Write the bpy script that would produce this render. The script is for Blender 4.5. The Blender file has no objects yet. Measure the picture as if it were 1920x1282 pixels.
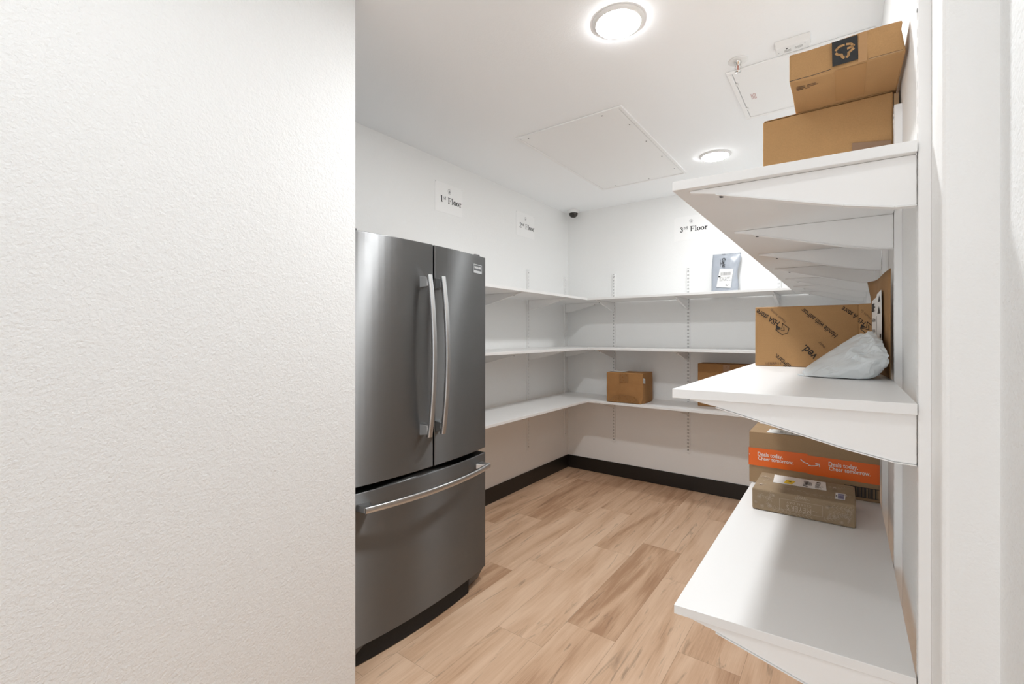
import bpy, bmesh, math, random
from mathutils import Vector, Matrix, noise
random.seed(7)
SC = bpy.context.scene
COL = SC.collection
PI = math.pi
# ------------------------------------------------------------------ place (metres)
XL, YB, ZC = -2.262, 4.046, 2.545            # left wall, back wall, ceiling
XR = 0.113                                   # right wall
ZT, ZM, ZB = 1.651, 1.216, 0.756             # shelf top faces
T = 0.019                                    # shelf board thickness
XF = -0.295                                  # front edge of the right hand shelves
SY = YB - 0.432                              # front edge of the back shelves
SX = XL + 0.437                              # front edge of the left shelves
XW, YW = -1.42, 0.990                        # near left wall face and its corner
XN, YN = 0.172, 0.905                        # near right wall and the step in it

# ------------------------------------------------------------------ materials
def mat(name):
    m = bpy.data.materials.new(name); m.use_nodes = True
    nt = m.node_tree; b = nt.nodes['Principled BSDF']
    return m, nt, b
def nd(nt, typ, **kw):
    n = nt.nodes.new(typ)
    for k, v in kw.items():
        if k in n.inputs: n.inputs[k].default_value = v
        else: setattr(n, k, v)
    return n
def coords(nt, scale=(1, 1, 1), loc=(0, 0, 0)):
    t = nt.nodes.new('ShaderNodeTexCoord'); mp = nt.nodes.new('ShaderNodeMapping')
    mp.inputs['Scale'].default_value = scale; mp.inputs['Location'].default_value = loc
    nt.links.new(t.outputs['Object'], mp.inputs['Vector']); return mp
def plain(name, c, rough=0.5, metal=0.0, coat=0.0, spec=None):
    m, nt, b = mat(name)
    b.inputs['Base Color'].default_value = (*c, 1); b.inputs['Roughness'].default_value = rough
    b.inputs['Metallic'].default_value = metal; b.inputs['Coat Weight'].default_value = coat
    if spec is not None: b.inputs['Specular IOR Level'].default_value = spec
    mp = coords(nt); n = nd(nt, 'ShaderNodeTexNoise', Scale=60.0, Detail=2.0)
    nt.links.new(mp.outputs[0], n.inputs['Vector'])
    r = nd(nt, 'ShaderNodeMapRange'); r.inputs['To Min'].default_value = rough * 0.9; r.inputs['To Max'].default_value = min(1, rough * 1.1)
    nt.links.new(n.outputs['Fac'], r.inputs['Value']); nt.links.new(r.outputs[0], b.inputs['Roughness'])
    return m
def paint(name, c, rough, scale, dist, detail=2.0, strength=1.0):
    m, nt, b = mat(name)
    b.inputs['Base Color'].default_value = (*c, 1); b.inputs['Roughness'].default_value = rough
    b.inputs['Specular IOR Level'].default_value = 0.35
    mp = coords(nt, (1, 1, 1))
    n = nd(nt, 'ShaderNodeTexNoise', Scale=scale, Detail=detail, Roughness=0.55, Distortion=0.4)
    n2 = nd(nt, 'ShaderNodeTexNoise', Scale=scale * 0.33, Detail=1.0)
    nt.links.new(mp.outputs[0], n.inputs['Vector']); nt.links.new(mp.outputs[0], n2.inputs['Vector'])
    a = nd(nt, 'ShaderNodeMath', operation='MULTIPLY_ADD'); a.inputs[1].default_value = 0.5
    nt.links.new(n2.outputs['Fac'], a.inputs[0]); nt.links.new(n.outputs['Fac'], a.inputs[2])
    bp = nd(nt, 'ShaderNodeBump', Strength=strength, Distance=dist)
    nt.links.new(a.outputs[0], bp.inputs['Height']); nt.links.new(bp.outputs[0], b.inputs['Normal'])
    return m
def cardboard(name, c, flute=(0, 0, 260), var=0.10):
    m, nt, b = mat(name)
    b.inputs['Roughness'].default_value = 0.82; b.inputs['Specular IOR Level'].default_value = 0.2
    mp = coords(nt)
    n = nd(nt, 'ShaderNodeTexNoise', Scale=14.0, Detail=5.0, Roughness=0.6)
    f = nd(nt, 'ShaderNodeTexNoise', Scale=420.0, Detail=2.0)
    w = nd(nt, 'ShaderNodeTexWave', Scale=abs(sum(flute)) / 6.283 / 1.0, Distortion=0.6)
    w.bands_direction = 'X' if flute[0] else ('Y' if flute[1] else 'Z')
    for q in (n, f, w): nt.links.new(mp.outputs[0], q.inputs['Vector'])
    mx = nd(nt, 'ShaderNodeMix', data_type='RGBA')
    lo = tuple(v * (1 - var) for v in c); hi = tuple(min(1, v * (1 + var)) for v in c)
    mx.inputs[6].default_value = (*lo, 1); mx.inputs[7].default_value = (*hi, 1)
    nt.links.new(n.outputs['Fac'], mx.inputs[0])
    m2 = nd(nt, 'ShaderNodeMix', data_type='RGBA', blend_type='MULTIPLY'); m2.inputs[0].default_value = 0.22
    nt.links.new(mx.outputs[2], m2.inputs[6]); nt.links.new(f.outputs['Fac'], m2.inputs[7])
    nt.links.new(m2.outputs[2], b.inputs['Base Color'])
    bp = nd(nt, 'ShaderNodeBump', Strength=0.12, Distance=0.0003)
    nt.links.new(w.outputs['Fac'], bp.inputs['Height']); nt.links.new(bp.outputs[0], b.inputs['Normal'])
    return m
def steel(name, c=(0.235, 0.238, 0.240), rough=0.42, an=1.0):
    m, nt, b = mat(name)
    b.inputs['Base Color'].default_value = (*c, 1); b.inputs['Metallic'].default_value = 1.0
    mp = coords(nt, (40, 6, 900))
    n = nd(nt, 'ShaderNodeTexNoise', Scale=1.0, Detail=3.0, Roughness=0.6)
    nt.links.new(mp.outputs[0], n.inputs['Vector'])
    mq = coords(nt, (1, 1, 1)); n2 = nd(nt, 'ShaderNodeTexNoise', Scale=7.0, Detail=6.0, Roughness=0.65)
    nt.links.new(mq.outputs[0], n2.inputs['Vector'])
    ad = nd(nt, 'ShaderNodeMath', operation='ADD'); nt.links.new(n.outputs['Fac'], ad.inputs[0]); nt.links.new(n2.outputs['Fac'], ad.inputs[1])
    r = nd(nt, 'ShaderNodeMapRange'); r.inputs['From Min'].default_value = 0.6; r.inputs['From Max'].default_value = 1.4
    r.inputs['To Min'].default_value = rough * 0.86; r.inputs['To Max'].default_value = rough * 1.2
    nt.links.new(ad.outputs[0], r.inputs['Value']); nt.links.new(r.outputs[0], b.inputs['Roughness'])
    b.inputs['Anisotropic'].default_value = an; b.inputs['Anisotropic Rotation'].default_value = 0.25
    tg = nd(nt, 'ShaderNodeTangent', direction_type='RADIAL', axis='Z'); nt.links.new(tg.outputs[0], b.inputs['Tangent'])
    bp = nd(nt, 'ShaderNodeBump', Strength=0.06, Distance=0.0005)
    nt.links.new(n.outputs['Fac'], bp.inputs['Height']); nt.links.new(bp.outputs[0], b.inputs['Normal'])
    return m
def emit(name, c, s):
    m, nt, b = mat(name)
    b.inputs['Base Color'].default_value = (1, 1, 1, 1)
    b.inputs['Emission Color'].default_value = (*c, 1); b.inputs['Emission Strength'].default_value = s
    return m
def wood():
    m, nt, b = mat('oak_vinyl_plank')
    at = nd(nt, 'ShaderNodeAttribute', attribute_name='plank')
    tc = nt.nodes.new('ShaderNodeTexCoord')
    sc = nd(nt, 'ShaderNodeVectorMath', operation='SCALE'); sc.inputs[3].default_value = 37.0
    nt.links.new(at.outputs['Color'], sc.inputs[0])
    ad = nd(nt, 'ShaderNodeVectorMath', operation='ADD')
    nt.links.new(tc.outputs['Object'], ad.inputs[0]); nt.links.new(sc.outputs[0], ad.inputs[1])
    def nz(s, scale, detail, rough=0.6, dist=0.0):
        mp = nt.nodes.new('ShaderNodeMapping'); mp.inputs['Scale'].default_value = s
        nt.links.new(ad.outputs[0], mp.inputs['Vector'])
        n = nd(nt, 'ShaderNodeTexNoise', Scale=scale, Detail=detail, Roughness=rough, Distortion=dist)
        nt.links.new(mp.outputs[0], n.inputs['Vector']); return n
    n1 = nz((9, 1.1, 1), 1.0, 3, 0.5, 0.9)          # broad streaks along the plank
    n2 = nz((60, 2.2, 1), 1.0, 5, 0.65, 0.4)        # fibres
    n3 = nz((260, 9, 1), 1.0, 2, 0.6)               # pores
    n4 = nz((16, 1.6, 1), 1.0, 4, 0.6, 2.2)         # cathedral figure
    cr = nt.nodes.new('ShaderNodeValToRGB')
    e = cr.color_ramp.elements
    e[0].position = 0.35; e[0].color = (0.455, 0.270, 0.162, 1)
    e[1].position = 0.63; e[1].color = (0.760, 0.545, 0.385, 1)
    el = e.new(0.48); el.color = (0.640, 0.425, 0.280, 1)
    s1 = nd(nt, 'ShaderNodeMath', operation='MULTIPLY_ADD'); s1.inputs[1].default_value = 0.62
    s2 = nd(nt, 'ShaderNodeMath', operation='MULTIPLY_ADD'); s2.inputs[1].default_value = 0.24
    s3 = nd(nt, 'ShaderNodeMath', operation='MULTIPLY_ADD'); s3.inputs[1].default_value = 0.14; s3.inputs[2].default_value = 0.0
    nt.links.new(n3.outputs['Fac'], s3.inputs[0])
    nt.links.new(n2.outputs['Fac'], s2.inputs[0]); nt.links.new(s3.outputs[0], s2.inputs[2])
    nt.links.new(n1.outputs['Fac'], s1.inputs[0]); nt.links.new(s2.outputs[0], s1.inputs[2])
    sp = nt.nodes.new('ShaderNodeSeparateColor'); nt.links.new(at.outputs['Color'], sp.inputs[0])
    tn = nd(nt, 'ShaderNodeMapRange'); tn.inputs['To Min'].default_value = -0.085; tn.inputs['To Max'].default_value = 0.085
    nt.links.new(sp.outputs[0], tn.inputs['Value'])
    sm = nd(nt, 'ShaderNodeMath', operation='ADD'); nt.links.new(s1.outputs[0], sm.inputs[0]); nt.links.new(tn.outputs[0], sm.inputs[1])
    nt.links.new(sm.outputs[0], cr.inputs[0])
    dk = nd(nt, 'ShaderNodeMapRange'); dk.inputs['From Min'].default_value = 0.30; dk.inputs['From Max'].default_value = 0.40
    dk.inputs['To Min'].default_value = 0.66; dk.inputs['To Max'].default_value = 1.0
    nt.links.new(n4.outputs['Fac'], dk.inputs['Value'])
    mm = nd(nt, 'ShaderNodeMix', data_type='RGBA', blend_type='MULTIPLY'); mm.inputs[0].default_value = 1.0
    nt.links.new(cr.outputs[0], mm.inputs[6]); nt.links.new(dk.outputs[0], mm.inputs[7])
    nt.links.new(mm.outputs[2], b.inputs['Base Color'])
    b.inputs['Roughness'].default_value = 0.50; b.inputs['Specular IOR Level'].default_value = 0.35
    bp = nd(nt, 'ShaderNodeBump', Strength=0.15, Distance=0.0006)
    nt.links.new(n2.outputs['Fac'], bp.inputs['Height']); nt.links.new(bp.outputs[0], b.inputs['Normal'])
    return m

M = {}
M['wall'] = paint('wall_orange_peel_paint', (0.83, 0.845, 0.850), 0.55, 135.0, 0.0023)
M['wallfar'] = paint('wall_paint', (0.868, 0.872, 0.866), 0.6, 190.0, 0.0007)
M['ceil'] = paint('ceiling_paint', (0.92, 0.935, 0.945), 0.75, 150.0, 0.0004)
M['melamine'] = plain('white_melamine', (0.82, 0.82, 0.815), 0.38)
M['wmetal'] = plain('white_powder_coated_steel', (0.86, 0.86, 0.855), 0.42)
M['wplastic'] = plain('white_plastic', (0.80, 0.80, 0.79), 0.4)
M['slotshade'] = plain('slot_shade_dark', (0.04, 0.04, 0.04), 0.8)  # near-black standing in for the shade behind the upright's slots
M['seam'] = plain('dark_seam', (0.03, 0.03, 0.03), 0.8)
M['panel'] = plain('access_panel_enamel', (0.89, 0.89, 0.885), 0.5)
M['base'] = plain('dark_brown_vinyl_base', (0.014, 0.011, 0.009), 0.42)
M['steel'] = steel('brushed_stainless')
M['handle'] = steel('handle_stainless', (0.58, 0.585, 0.59), 0.30, 0.5)
M['chrome'] = plain('chrome', (0.75, 0.73, 0.70), 0.15, 1.0)
M['screw'] = plain('zinc_screw', (0.09, 0.09, 0.09), 0.45, 0.3)
M['fbody'] = plain('fridge_cabinet_grey', (0.10, 0.10, 0.105), 0.45)
M['gasket'] = plain('black_gasket', (0.006, 0.006, 0.006), 0.7)
M['fgrey'] = plain('grey_plastic_foot_cover', (0.09, 0.095, 0.10), 0.45)
M['black'] = plain('black_ink', (0.012, 0.012, 0.013), 0.6)
M['ink'] = plain('brown_black_ink', (0.030, 0.020, 0.014), 0.75)
M['fadeink'] = plain('faded_brown_ink', (0.15, 0.085, 0.045), 0.8)
M['greyink'] = plain('grey_ink', (0.30, 0.30, 0.30), 0.7)
M['paper'] = plain('white_paper', (0.80, 0.80, 0.79), 0.6)
M['label'] = plain('label_paper', (0.78, 0.77, 0.75), 0.45)
M['laminate'] = plain('laminated_sign_paper', (0.90, 0.90, 0.895), 0.35)
M['kraft'] = cardboard('kraft_cardboard', (0.46, 0.265, 0.118))
M['kraft2'] = cardboard('kraft_cardboard_warm', (0.47, 0.275, 0.122), (0, 0, 500))
M['kraft3'] = cardboard('kraft_cardboard_brown', (0.38, 0.195, 0.075), (300, 0, 0))
M['kraft4'] = cardboard('kraft_cardboard_pale', (0.40, 0.27, 0.155), (700, 0, 0))
M['kraft5'] = cardboard('kraft_cardboard_speckled', (0.34, 0.25, 0.16), (500, 0, 0), 0.16)
M['kraftedge'] = plain('cardboard_cut_edge', (0.40, 0.27, 0.15), 0.85)
M['kpaper'] = cardboard('kraft_mailer_paper', (0.34, 0.19, 0.085), (90, 0, 0), 0.14)
M['ktape'] = plain('brown_packing_tape', (0.27, 0.135, 0.05), 0.28)
M['ctape'] = plain('clear_packing_tape', (0.40, 0.225, 0.10), 0.22)
M['ptape'] = plain('paper_tape', (0.27, 0.165, 0.10), 0.6)
M['orange'] = plain('orange_printed_tape', (0.80, 0.130, 0.002), 0.45)
M['tapewhite'] = plain('white_tape_print', (0.80, 0.72, 0.66), 0.4)
M['palepr'] = plain('pale_print', (0.52, 0.42, 0.32), 0.7)
M['yellow'] = plain('yellow_sticker', (0.80, 0.55, 0.02), 0.5)
M['bluegrey'] = plain('blue_grey_poly', (0.36, 0.39, 0.44), 0.32)
M['polyw'] = plain('pale_grey_poly', (0.70, 0.735, 0.75), 0.33)
M['redink'] = plain('faded_red_ink', (0.62, 0.42, 0.40), 0.6)
M['lensblk'] = plain('smoked_dome', (0.035, 0.028, 0.022), 0.08)
M['lamp'] = emit('lit_diffuser', (0.97, 0.99, 1.0), 116.0)
M['lampfar'] = emit('lit_diffuser_far', (0.97, 0.99, 1.0), 50.0)
M['lampdim'] = emit('lit_diffuser_dimmer', (0.97, 0.99, 1.0), 28.0)
M['wood'] = wood()
M['inkpurple'] = plain('violet_ink', (0.12, 0.12, 0.30), 0.6)

# ------------------------------------------------------------------ object helpers
def tag(o, label, cat, group=None, kind=None):
    if label: o['label'] = label
    if cat: o['category'] = cat
    if group: o['group'] = group
    if kind: o['kind'] = kind
    return o
def thing(name, label, cat, loc=(0, 0, 0), rz=0.0, group=None):
    o = bpy.data.objects.new(name, None); o.empty_display_size = 0.05
    COL.objects.link(o); o.location = loc; o.rotation_euler = (0, 0, rz)
    return tag(o, label, cat, group)
class MB:
    """collects faces of one mesh"""
    def __init__(s, *mats): s.v = []; s.f = []; s.m = []; s.mats = list(mats); s.sm = []
    def add(s, vs, fs, mi=0, smooth=False):
        n = len(s.v); s.v += [tuple(v) for v in vs]
        for f in fs: s.f.append([n + i for i in f]); s.m.append(mi); s.sm.append(smooth)
    def box(s, x0, x1, y0, y1, z0, z1, mi=0):
        vs = [(x, y, z) for z in (z0, z1) for y in (y0, y1) for x in (x0, x1)]
        s.add(vs, [(0, 2, 3, 1), (4, 5, 7, 6), (0, 1, 5, 4), (1, 3, 7, 5), (3, 2, 6, 7), (2, 0, 4, 6)], mi)
    def hexa(s, b, t, mi=0):
        s.add(list(b) + list(t), [(3, 2, 1, 0), (4, 5, 6, 7), (0, 1, 5, 4), (1, 2, 6, 5), (2, 3, 7, 6), (3, 0, 4, 7)], mi)
    def prism(s, poly, d, mi=0):
        """poly: list of 3D points, d: extrusion vector"""
        n = len(poly); d = Vector(d); a = [Vector(p) for p in poly]
        s.add(a + [p + d for p in a], [tuple(range(n))[::-1], tuple(range(n, 2 * n))] + [(i, (i + 1) % n, n + (i + 1) % n, n + i) for i in range(n)], mi)
    def lathe(s, prof, c=(0, 0, 0), n=32, mi=0, smooth=True, cap=True):
        k = len(prof); vs = []
        for i in range(n):
            a = 2 * PI * i / n
            for r, z in prof: vs.append((c[0] + r * math.cos(a), c[1] + r * math.sin(a), c[2] + z))
        fs = []
        for i in range(n):
            j = (i + 1) % n
            for q in range(k - 1): fs.append((i * k + q, j * k + q, j * k + q + 1, i * k + q + 1))
        s.add(vs, fs, mi, smooth)
        if cap:
            for q in (0, k - 1):
                if prof[q][0] > 1e-5:
                    ring = [vs[i * k + q] for i in range(n)]
                    s.add(ring, [tuple(range(n)) if q else tuple(range(n))[::-1]], mi)
    def tube(s, pts, ry, rz=None, n=10, mi=0, up=(0, 0, 1), power=2.0):
        """sweep a (super)elliptic section along pts"""
        rz = rz or ry; pts = [Vector(p) for p in pts]; up = Vector(up); k = len(pts); vs = []
        for i, p in enumerate(pts):
            t = (pts[min(i + 1, k - 1)] - pts[max(i - 1, 0)]).normalized()
            sd = t.cross(up).normalized(); u2 = sd.cross(t).normalized()
            for j in range(n):
                a = 2 * PI * j / n; c, q = math.cos(a), math.sin(a)
                cx = math.copysign(abs(c) ** (2 / power), c); cz = math.copysign(abs(q) ** (2 / power), q)
                vs.append(p + sd * ry * cx + u2 * rz * cz)
        fs = [(i * n + j, i * n + (j + 1) % n, (i + 1) * n + (j + 1) % n, (i + 1) * n + j) for i in range(k - 1) for j in range(n)]
        s.add(vs, fs, mi, True); s.add(vs[:n], [tuple(range(n))[::-1]], mi); s.add(vs[-n:], [tuple(range(n))], mi)
    def build(s, name, parent=None, bevel=0.0, seg=2, loc=None, rot=None, smooth=None):
        me = bpy.data.meshes.new(name); me.from_pydata(s.v, [], s.f)
        for m in s.mats: me.materials.append(m)
        me.polygons.foreach_set('material_index', s.m)
        me.polygons.foreach_set('use_smooth', [bool(smooth) if smooth is not None else q for q in s.sm])
        bm = bmesh.new(); bm.from_mesh(me); bmesh.ops.recalc_face_normals(bm, faces=bm.faces); bm.to_mesh(me); bm.free()
        o = bpy.data.objects.new(name, me); COL.objects.link(o)
        if parent is not None: o.parent = parent
        if loc: o.location = loc
        if rot: o.rotation_euler = rot
        if bevel:
            b = o.modifiers.new('bevel', 'BEVEL'); b.width = bevel; b.segments = seg; b.limit_method = 'ANGLE'; b.angle_limit = math.radians(40)
        return o
def structure(mb, name, **k):
    o = mb.build(name, **k); o['kind'] = 'structure'; return o
def dup(root, loc, label=None, group=None, rz=None):
    r = root.copy(); COL.objects.link(r); r.location = loc
    if rz is not None: r.rotation_euler = (0, 0, rz)
    if label: r['label'] = label
    if group: r['group'] = group
    for ch in list(root.children):
        c = ch.copy(); COL.objects.link(c); c.parent = r
        for g in list(ch.children):
            d = g.copy(); COL.objects.link(d); d.parent = c
    return r

# text: returns triangles in its own plane, fitted between two baseline points of a face
def glyphs(txt, bold=0.0, space=1.0):
    cu = bpy.data.curves.new('t', 'FONT'); cu.body = txt; cu.size = 1.0; cu.offset = bold; cu.space_character = space
    cu.resolution_u = 3
    ob = bpy.data.objects.new('t', cu); COL.objects.link(ob)
    dg = bpy.context.evaluated_depsgraph_get(); me = bpy.data.meshes.new_from_object(ob.evaluated_get(dg))
    vs = [v.co.copy() for v in me.vertices]; fs = [tuple(p.vertices) for p in me.polygons]
    bpy.data.objects.remove(ob); bpy.data.curves.remove(cu); bpy.data.meshes.remove(me)
    return vs, fs
class Face:
    """a flat frame on a surface: origin, right, up; lift along its normal"""
    def __init__(s, o, r, u, lift=0.0004):
        s.o = Vector(o); s.r = Vector(r).normalized(); s.u = Vector(u).normalized(); s.n = s.r.cross(s.u); s.l = lift
    def p(s, x, y, k=1.0): return s.o + s.r * x + s.u * y + s.n * s.l * k
    def text(s, mb, txt, a, b, mi=0, bold=0.0, k=1.0, hscale=1.0, space=1.0):
        vs, fs = glyphs(txt, bold, space)
        x0 = min(v.x for v in vs); x1 = max(v.x for v in vs)
        a = Vector(a); b = Vector(b); d = b - a; sc = d.length / (x1 - x0); d.normalize(); up = Vector((-d.y, d.x))
        out = []
        for v in vs:
            q = a + d * (v.x - x0) * sc + up * v.y * sc * hscale
            out.append(s.p(q.x, q.y, k))
        mb.add(out, fs, mi)
    def rect(s, mb, x0, x1, y0, y1, mi=0, k=1.0):
        mb.add([s.p(x0, y0, k), s.p(x1, y0, k), s.p(x1, y1, k), s.p(x0, y1, k)], [(0, 1, 2, 3)], mi)
    def quad(s, mb, pts, mi=0, k=1.0):
        mb.add([s.p(x, y, k) for x, y in pts], [tuple(range(len(pts)))], mi)
    def slab(s, mb, pts, t, mi=0):
        """a thin raised sheet with real thickness t"""
        a = [s.p(x, y, 0) + s.n * 0.0002 for x, y in pts]; mb.prism(a, s.n * t, mi)
    def line(s, mb, pts, w, mi=0, k=1.0, closed=False):
        pts = [Vector(p) for p in pts]
        if closed: pts = pts + [pts[0]]
        for a, b in zip(pts, pts[1:]):
            d = (b - a)
            if d.length < 1e-7: continue
            d.normalize(); q = Vector((-d.y, d.x)) * w / 2; e = d * w * 0.3
            s.quad(mb, [tuple(a - q - e), tuple(b - q + e), tuple(b + q + e), tuple(a + q - e)], mi, k)
    def barcode(s, mb, x0, x1, y0, y1, mi=0, k=2.0, n=24, vertical=True, seed=1):
        rnd = random.Random(seed); L = (x1 - x0) if vertical else (y1 - y0); p = 0.0
        while p < L * 0.97:
            w = L / n * rnd.choice((0.4, 0.6, 1.0)); g = L / n * rnd.choice((0.4, 0.7))
            w = min(w, L - p)
            if vertical: s.rect(mb, x0 + p, x0 + p + w, y0, y1, mi, k)
            else: s.rect(mb, x0, x1, y0 + p, y0 + p + w, mi, k)
            p += w + g
    def textrows(s, mb, x0, x1, y0, y1, rows, mi=0, k=2.0, seed=1, fill=0.45):
        """unreadably small lines of print: rows of short dashes"""
        rnd = random.Random(seed); h = (y1 - y0) / rows
        for i in range(rows):
            y = y1 - (i + 1) * h; x = x0
            end = x0 + (x1 - x0) * rnd.uniform(0.55, 1.0)
            while x < end:
                w = rnd.uniform(0.8, 3.0) * h
                s.rect(mb, x, min(x + w, end), y + h * 0.15, y + h * (0.15 + fill), mi, k); x += w + h * 0.5

# ------------------------------------------------------------------ room shell
FY = -2.6                                    # far end of the corridor behind the camera
def wall(name, x0, x1, y0, y1, m, z0=0.0, z1=ZC):
    b = MB(M[m]); b.box(x0, x1, y0, y1, z0, z1); return structure(b, name)
wall('wall_left', XL - 0.12, XL, YW - 0.12, YB + 0.12, 'wallfar')
wall('wall_back', XL, XR + 0.18, YB, YB + 0.12, 'wallfar')
# room's right wall: thicker than the corridor wall, its end face turned to the camera
b = MB(M['wallfar'], M['wall']); b.box(XR, XN + 0.14, YN, YB, 0, ZC)
structure(b, 'wall_right', bevel=0.008, seg=3)
wall('wall_near_right', XN, XN + 0.14, FY, YN, 'wall')
b = MB(M['wall']); b.box(XL, XW, FY, YW, 0, ZC)
structure(b, 'wall_near_left', bevel=0.004, seg=3)
b = MB(M['ceil']); b.box(XL - 0.12, XN + 0.14, FY - 0.12, YB + 0.12, ZC, ZC + 0.08); structure(b, 'ceiling')
# floor: individual planks running towards the back wall, with hairline seams
def floor():
    me_v, me_f, cols, mi = [], [], [], []
    off = {-5: 0.40, -4: 0.55, -3: 0.795, -2: 1.09, -1: 1.256, 0: 1.643, 1: 1.857, 2: 1.519, 3: 1.956, 4: 1.30, 5: 0.9, 6: 1.5, 7: 1.2, -6: 0.2}
    W, L, g = 0.2375, 0.986, 0.0004; rnd = random.Random(11)
    for k, o in off.items():
        x0 = -1.28 + k * W; x1 = x0 + W
        x0 = max(x0, XL); x1 = min(x1, XN)
        if x1 - x0 < 0.01: continue
        j = -6
        while True:
            y0 = o + j * L; y1 = y0 + L; j += 1
            if y0 > YB: break
            if y1 < FY: continue
            a, c = max(y0, FY), min(y1, YB)
            n = len(me_v); me_v += [(x0 + g, a + g, 0), (x1 - g, a + g, 0), (x1 - g, c - g, 0), (x0 + g, c - g, 0)]
            me_f.append((n, n + 1, n + 2, n + 3)); mi.append(0)
            cols.append((rnd.random(), rnd.random(), rnd.random(), 1))
    n = len(me_v); me_v += [(XL, FY, -0.0012), (XN, FY, -0.0012), (XN, YB, -0.0012), (XL, YB, -0.0012)]
    me_f.append((n, n + 1, n + 2, n + 3)); mi.append(1); cols.append((0, 0, 0, 1))
    me = bpy.data.meshes.new('floor'); me.from_pydata(me_v, [], me_f)
    me.materials.append(M['wood']); me.materials.append(plain('seam_brown', (0.26, 0.16, 0.10), 0.8))
    me.polygons.foreach_set('material_index', mi)
    at = me.attributes.new('plank', 'FLOAT_COLOR', 'FACE')
    for i, c in enumerate(cols): at.data[i].color = c
    o = bpy.data.objects.new('floor', me); COL.objects.link(o); o['kind'] = 'structure'
floor()
def baseboard(name, x0, x1, y0, y1):
    b = MB(M['base']); b.box(x0, x1, y0, y1, 0, 0.125); structure(b, name, bevel=0.003)
baseboard('baseboard_left', XL, XL + 0.008, YW, YB)
baseboard('baseboard_back', XL + 0.008, XR, YB - 0.008, YB)
baseboard('baseboard_right', XR - 0.008, XR, YN, YB - 0.008)

# ------------------------------------------------------------------ ceiling fixtures
def downlight(loc, label, dim=False, first=[]):
    if first:
        t = dup(first[0], loc, label)
        if dim:
            for c in t.children:
                if c.name.startswith('diffuser'): c.data = c.data.copy(); c.data.materials[0] = M[dim]
        return t
    t = thing('ceiling_light', label, 'light', loc, group='round disc ceiling lights'); first.append(t)
    b = MB(M['wplastic']); b.lathe([(0.0845, -0.0115), (0.090, -0.0090), (0.099, -0.0022), (0.100, -0.0003), (0.0845, -0.0003)], n=64, cap=False); b.build('trim_ring', t)
    b = MB(M['lamp']); b.lathe([(0.084, -0.0119), (0.0835, -0.0126), (0.080, -0.0130)], n=48, cap=False)
    b.add([(0.080 * math.cos(2 * PI * i / 48), 0.080 * math.sin(2 * PI * i / 48), -0.0130) for i in range(48)], [tuple(range(48))[::-1]])
    d = b.build('diffuser', t); d['label'] = 'glowing white diffuser'
    return t
downlight((-0.714, 1.674, ZC), 'lit round white ceiling light in the room, level with the refrigerator')
downlight((-0.714, 3.308, ZC), 'lit round white ceiling light at the far end, right of the large panel', 'lampfar')
downlight((-0.714, 0.04, ZC), 'lit round white ceiling light above the entry passage', 'lampdim')

def access_panel(label, x0, x1, y0, y1, screws, kind):
    t = thing('access_panel', label, 'ceiling panel', ((x0 + x1) / 2, (y0 + y1) / 2, ZC), group=None)
    w, d = (x1 - x0) / 2, (y1 - y0) / 2; f = 0.022
    b = MB(M['panel'])
    for a in ((-w, w, -d, -d + f), (-w, w, d - f, d), (-w, -w + f, -d + f, d - f), (w - f, w, -d + f, d - f)): b.box(*a, -0.009, -0.0003)
    b.build('frame', t, bevel=0.0035)
    b = MB(M['panel']); g = 0.0022
    b.box(-w + f + g, w - f - g, -d + f + g, d - f - g, -0.0055, -0.0006); b.build('door', t, bevel=0.0008)
    b = MB(M['seam']); b.box(-w + f + .0001, w - f - .0001, -d + f + .0001, d - f - .0001, -0.0005, -0.0003); b.build('gap_shadow', t)
    if screws:
        sc = None
        for x, y in [(-w * .8, -d + .045), (w * .62, -d + .045), (w - .05, -d * .62), (w - .05, -d * .18), (w - .05, d * .3), (w - .05, d * .75), (w * .2, d - .05), (-w * .6, d - .05)]:
            if sc is None:
                m = MB(M['screw']); m.lathe([(0.0001, -0.0072), (0.004, -0.0068), (0.0045, -0.0056)], n=12); sc = m.build('screw', t); sc.location = (x, y, 0)
            else:
                c = sc.copy(); COL.objects.link(c); c.location = (x, y, 0)
    if kind == 'door':
        for y in (-d + .13, -d + .42): m = MB(M['wplastic']); m.box(-w + f - .006, -w + f + .010, y - .012, y + .012, -0.0085, -0.006); m.build('latch', t)
        m = MB(M['redink'])
        for i in range(4): m.box(-w + .062 + i * .006, -w + .0655 + i * .006, -d + .27, -d + .33, -0.0058, -0.0056)
        q = m.build('printed_notice', t); q['label'] = 'small faded red printed notice'
    return t
access_panel('large square white ceiling access panel with screws round its edge', -1.648, -0.957, 2.285, 3.535, True, 'screw')
access_panel('smaller white ceiling access door with a red printed notice, behind the stacked cartons', -0.450, 0.095, 2.292, 2.852, False, 'door')

t = thing('fire_sprinkler', 'chrome pendant fire sprinkler on the ceiling beside the small access door', 'sprinkler', (-0.386, 2.225, ZC))
b = MB(M['wplastic']); b.lathe([(0.012, -0.0003), (0.040, -0.0003), (0.040, -0.002), (0.034, -0.004), (0.014, -0.004)], n=32, cap=False); b.build('escutcheon', t)
b = MB(M['chrome']); b.lathe([(0.014, -0.001), (0.014, -0.012), (0.009, -0.014), (0.009, -0.020), (0.0001, -0.020)], n=20)
for s_ in (-1, 1): b.tube([(s_ * 0.008, 0, -0.018), (s_ * 0.0125, 0, -0.030), (s_ * 0.003, 0, -0.046)], 0.0018, n=6, up=(0, 1, 0))
b.build('sprinkler_body', t)
b = MB(plain('pink_glass_bulb', (0.45, 0.10, 0.05), 0.2)); b.lathe([(0.0001, -0.020), (0.0022, -0.022), (0.0022, -0.042), (0.0001, -0.044)], n=10); b.build('glass_bulb', t)
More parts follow.
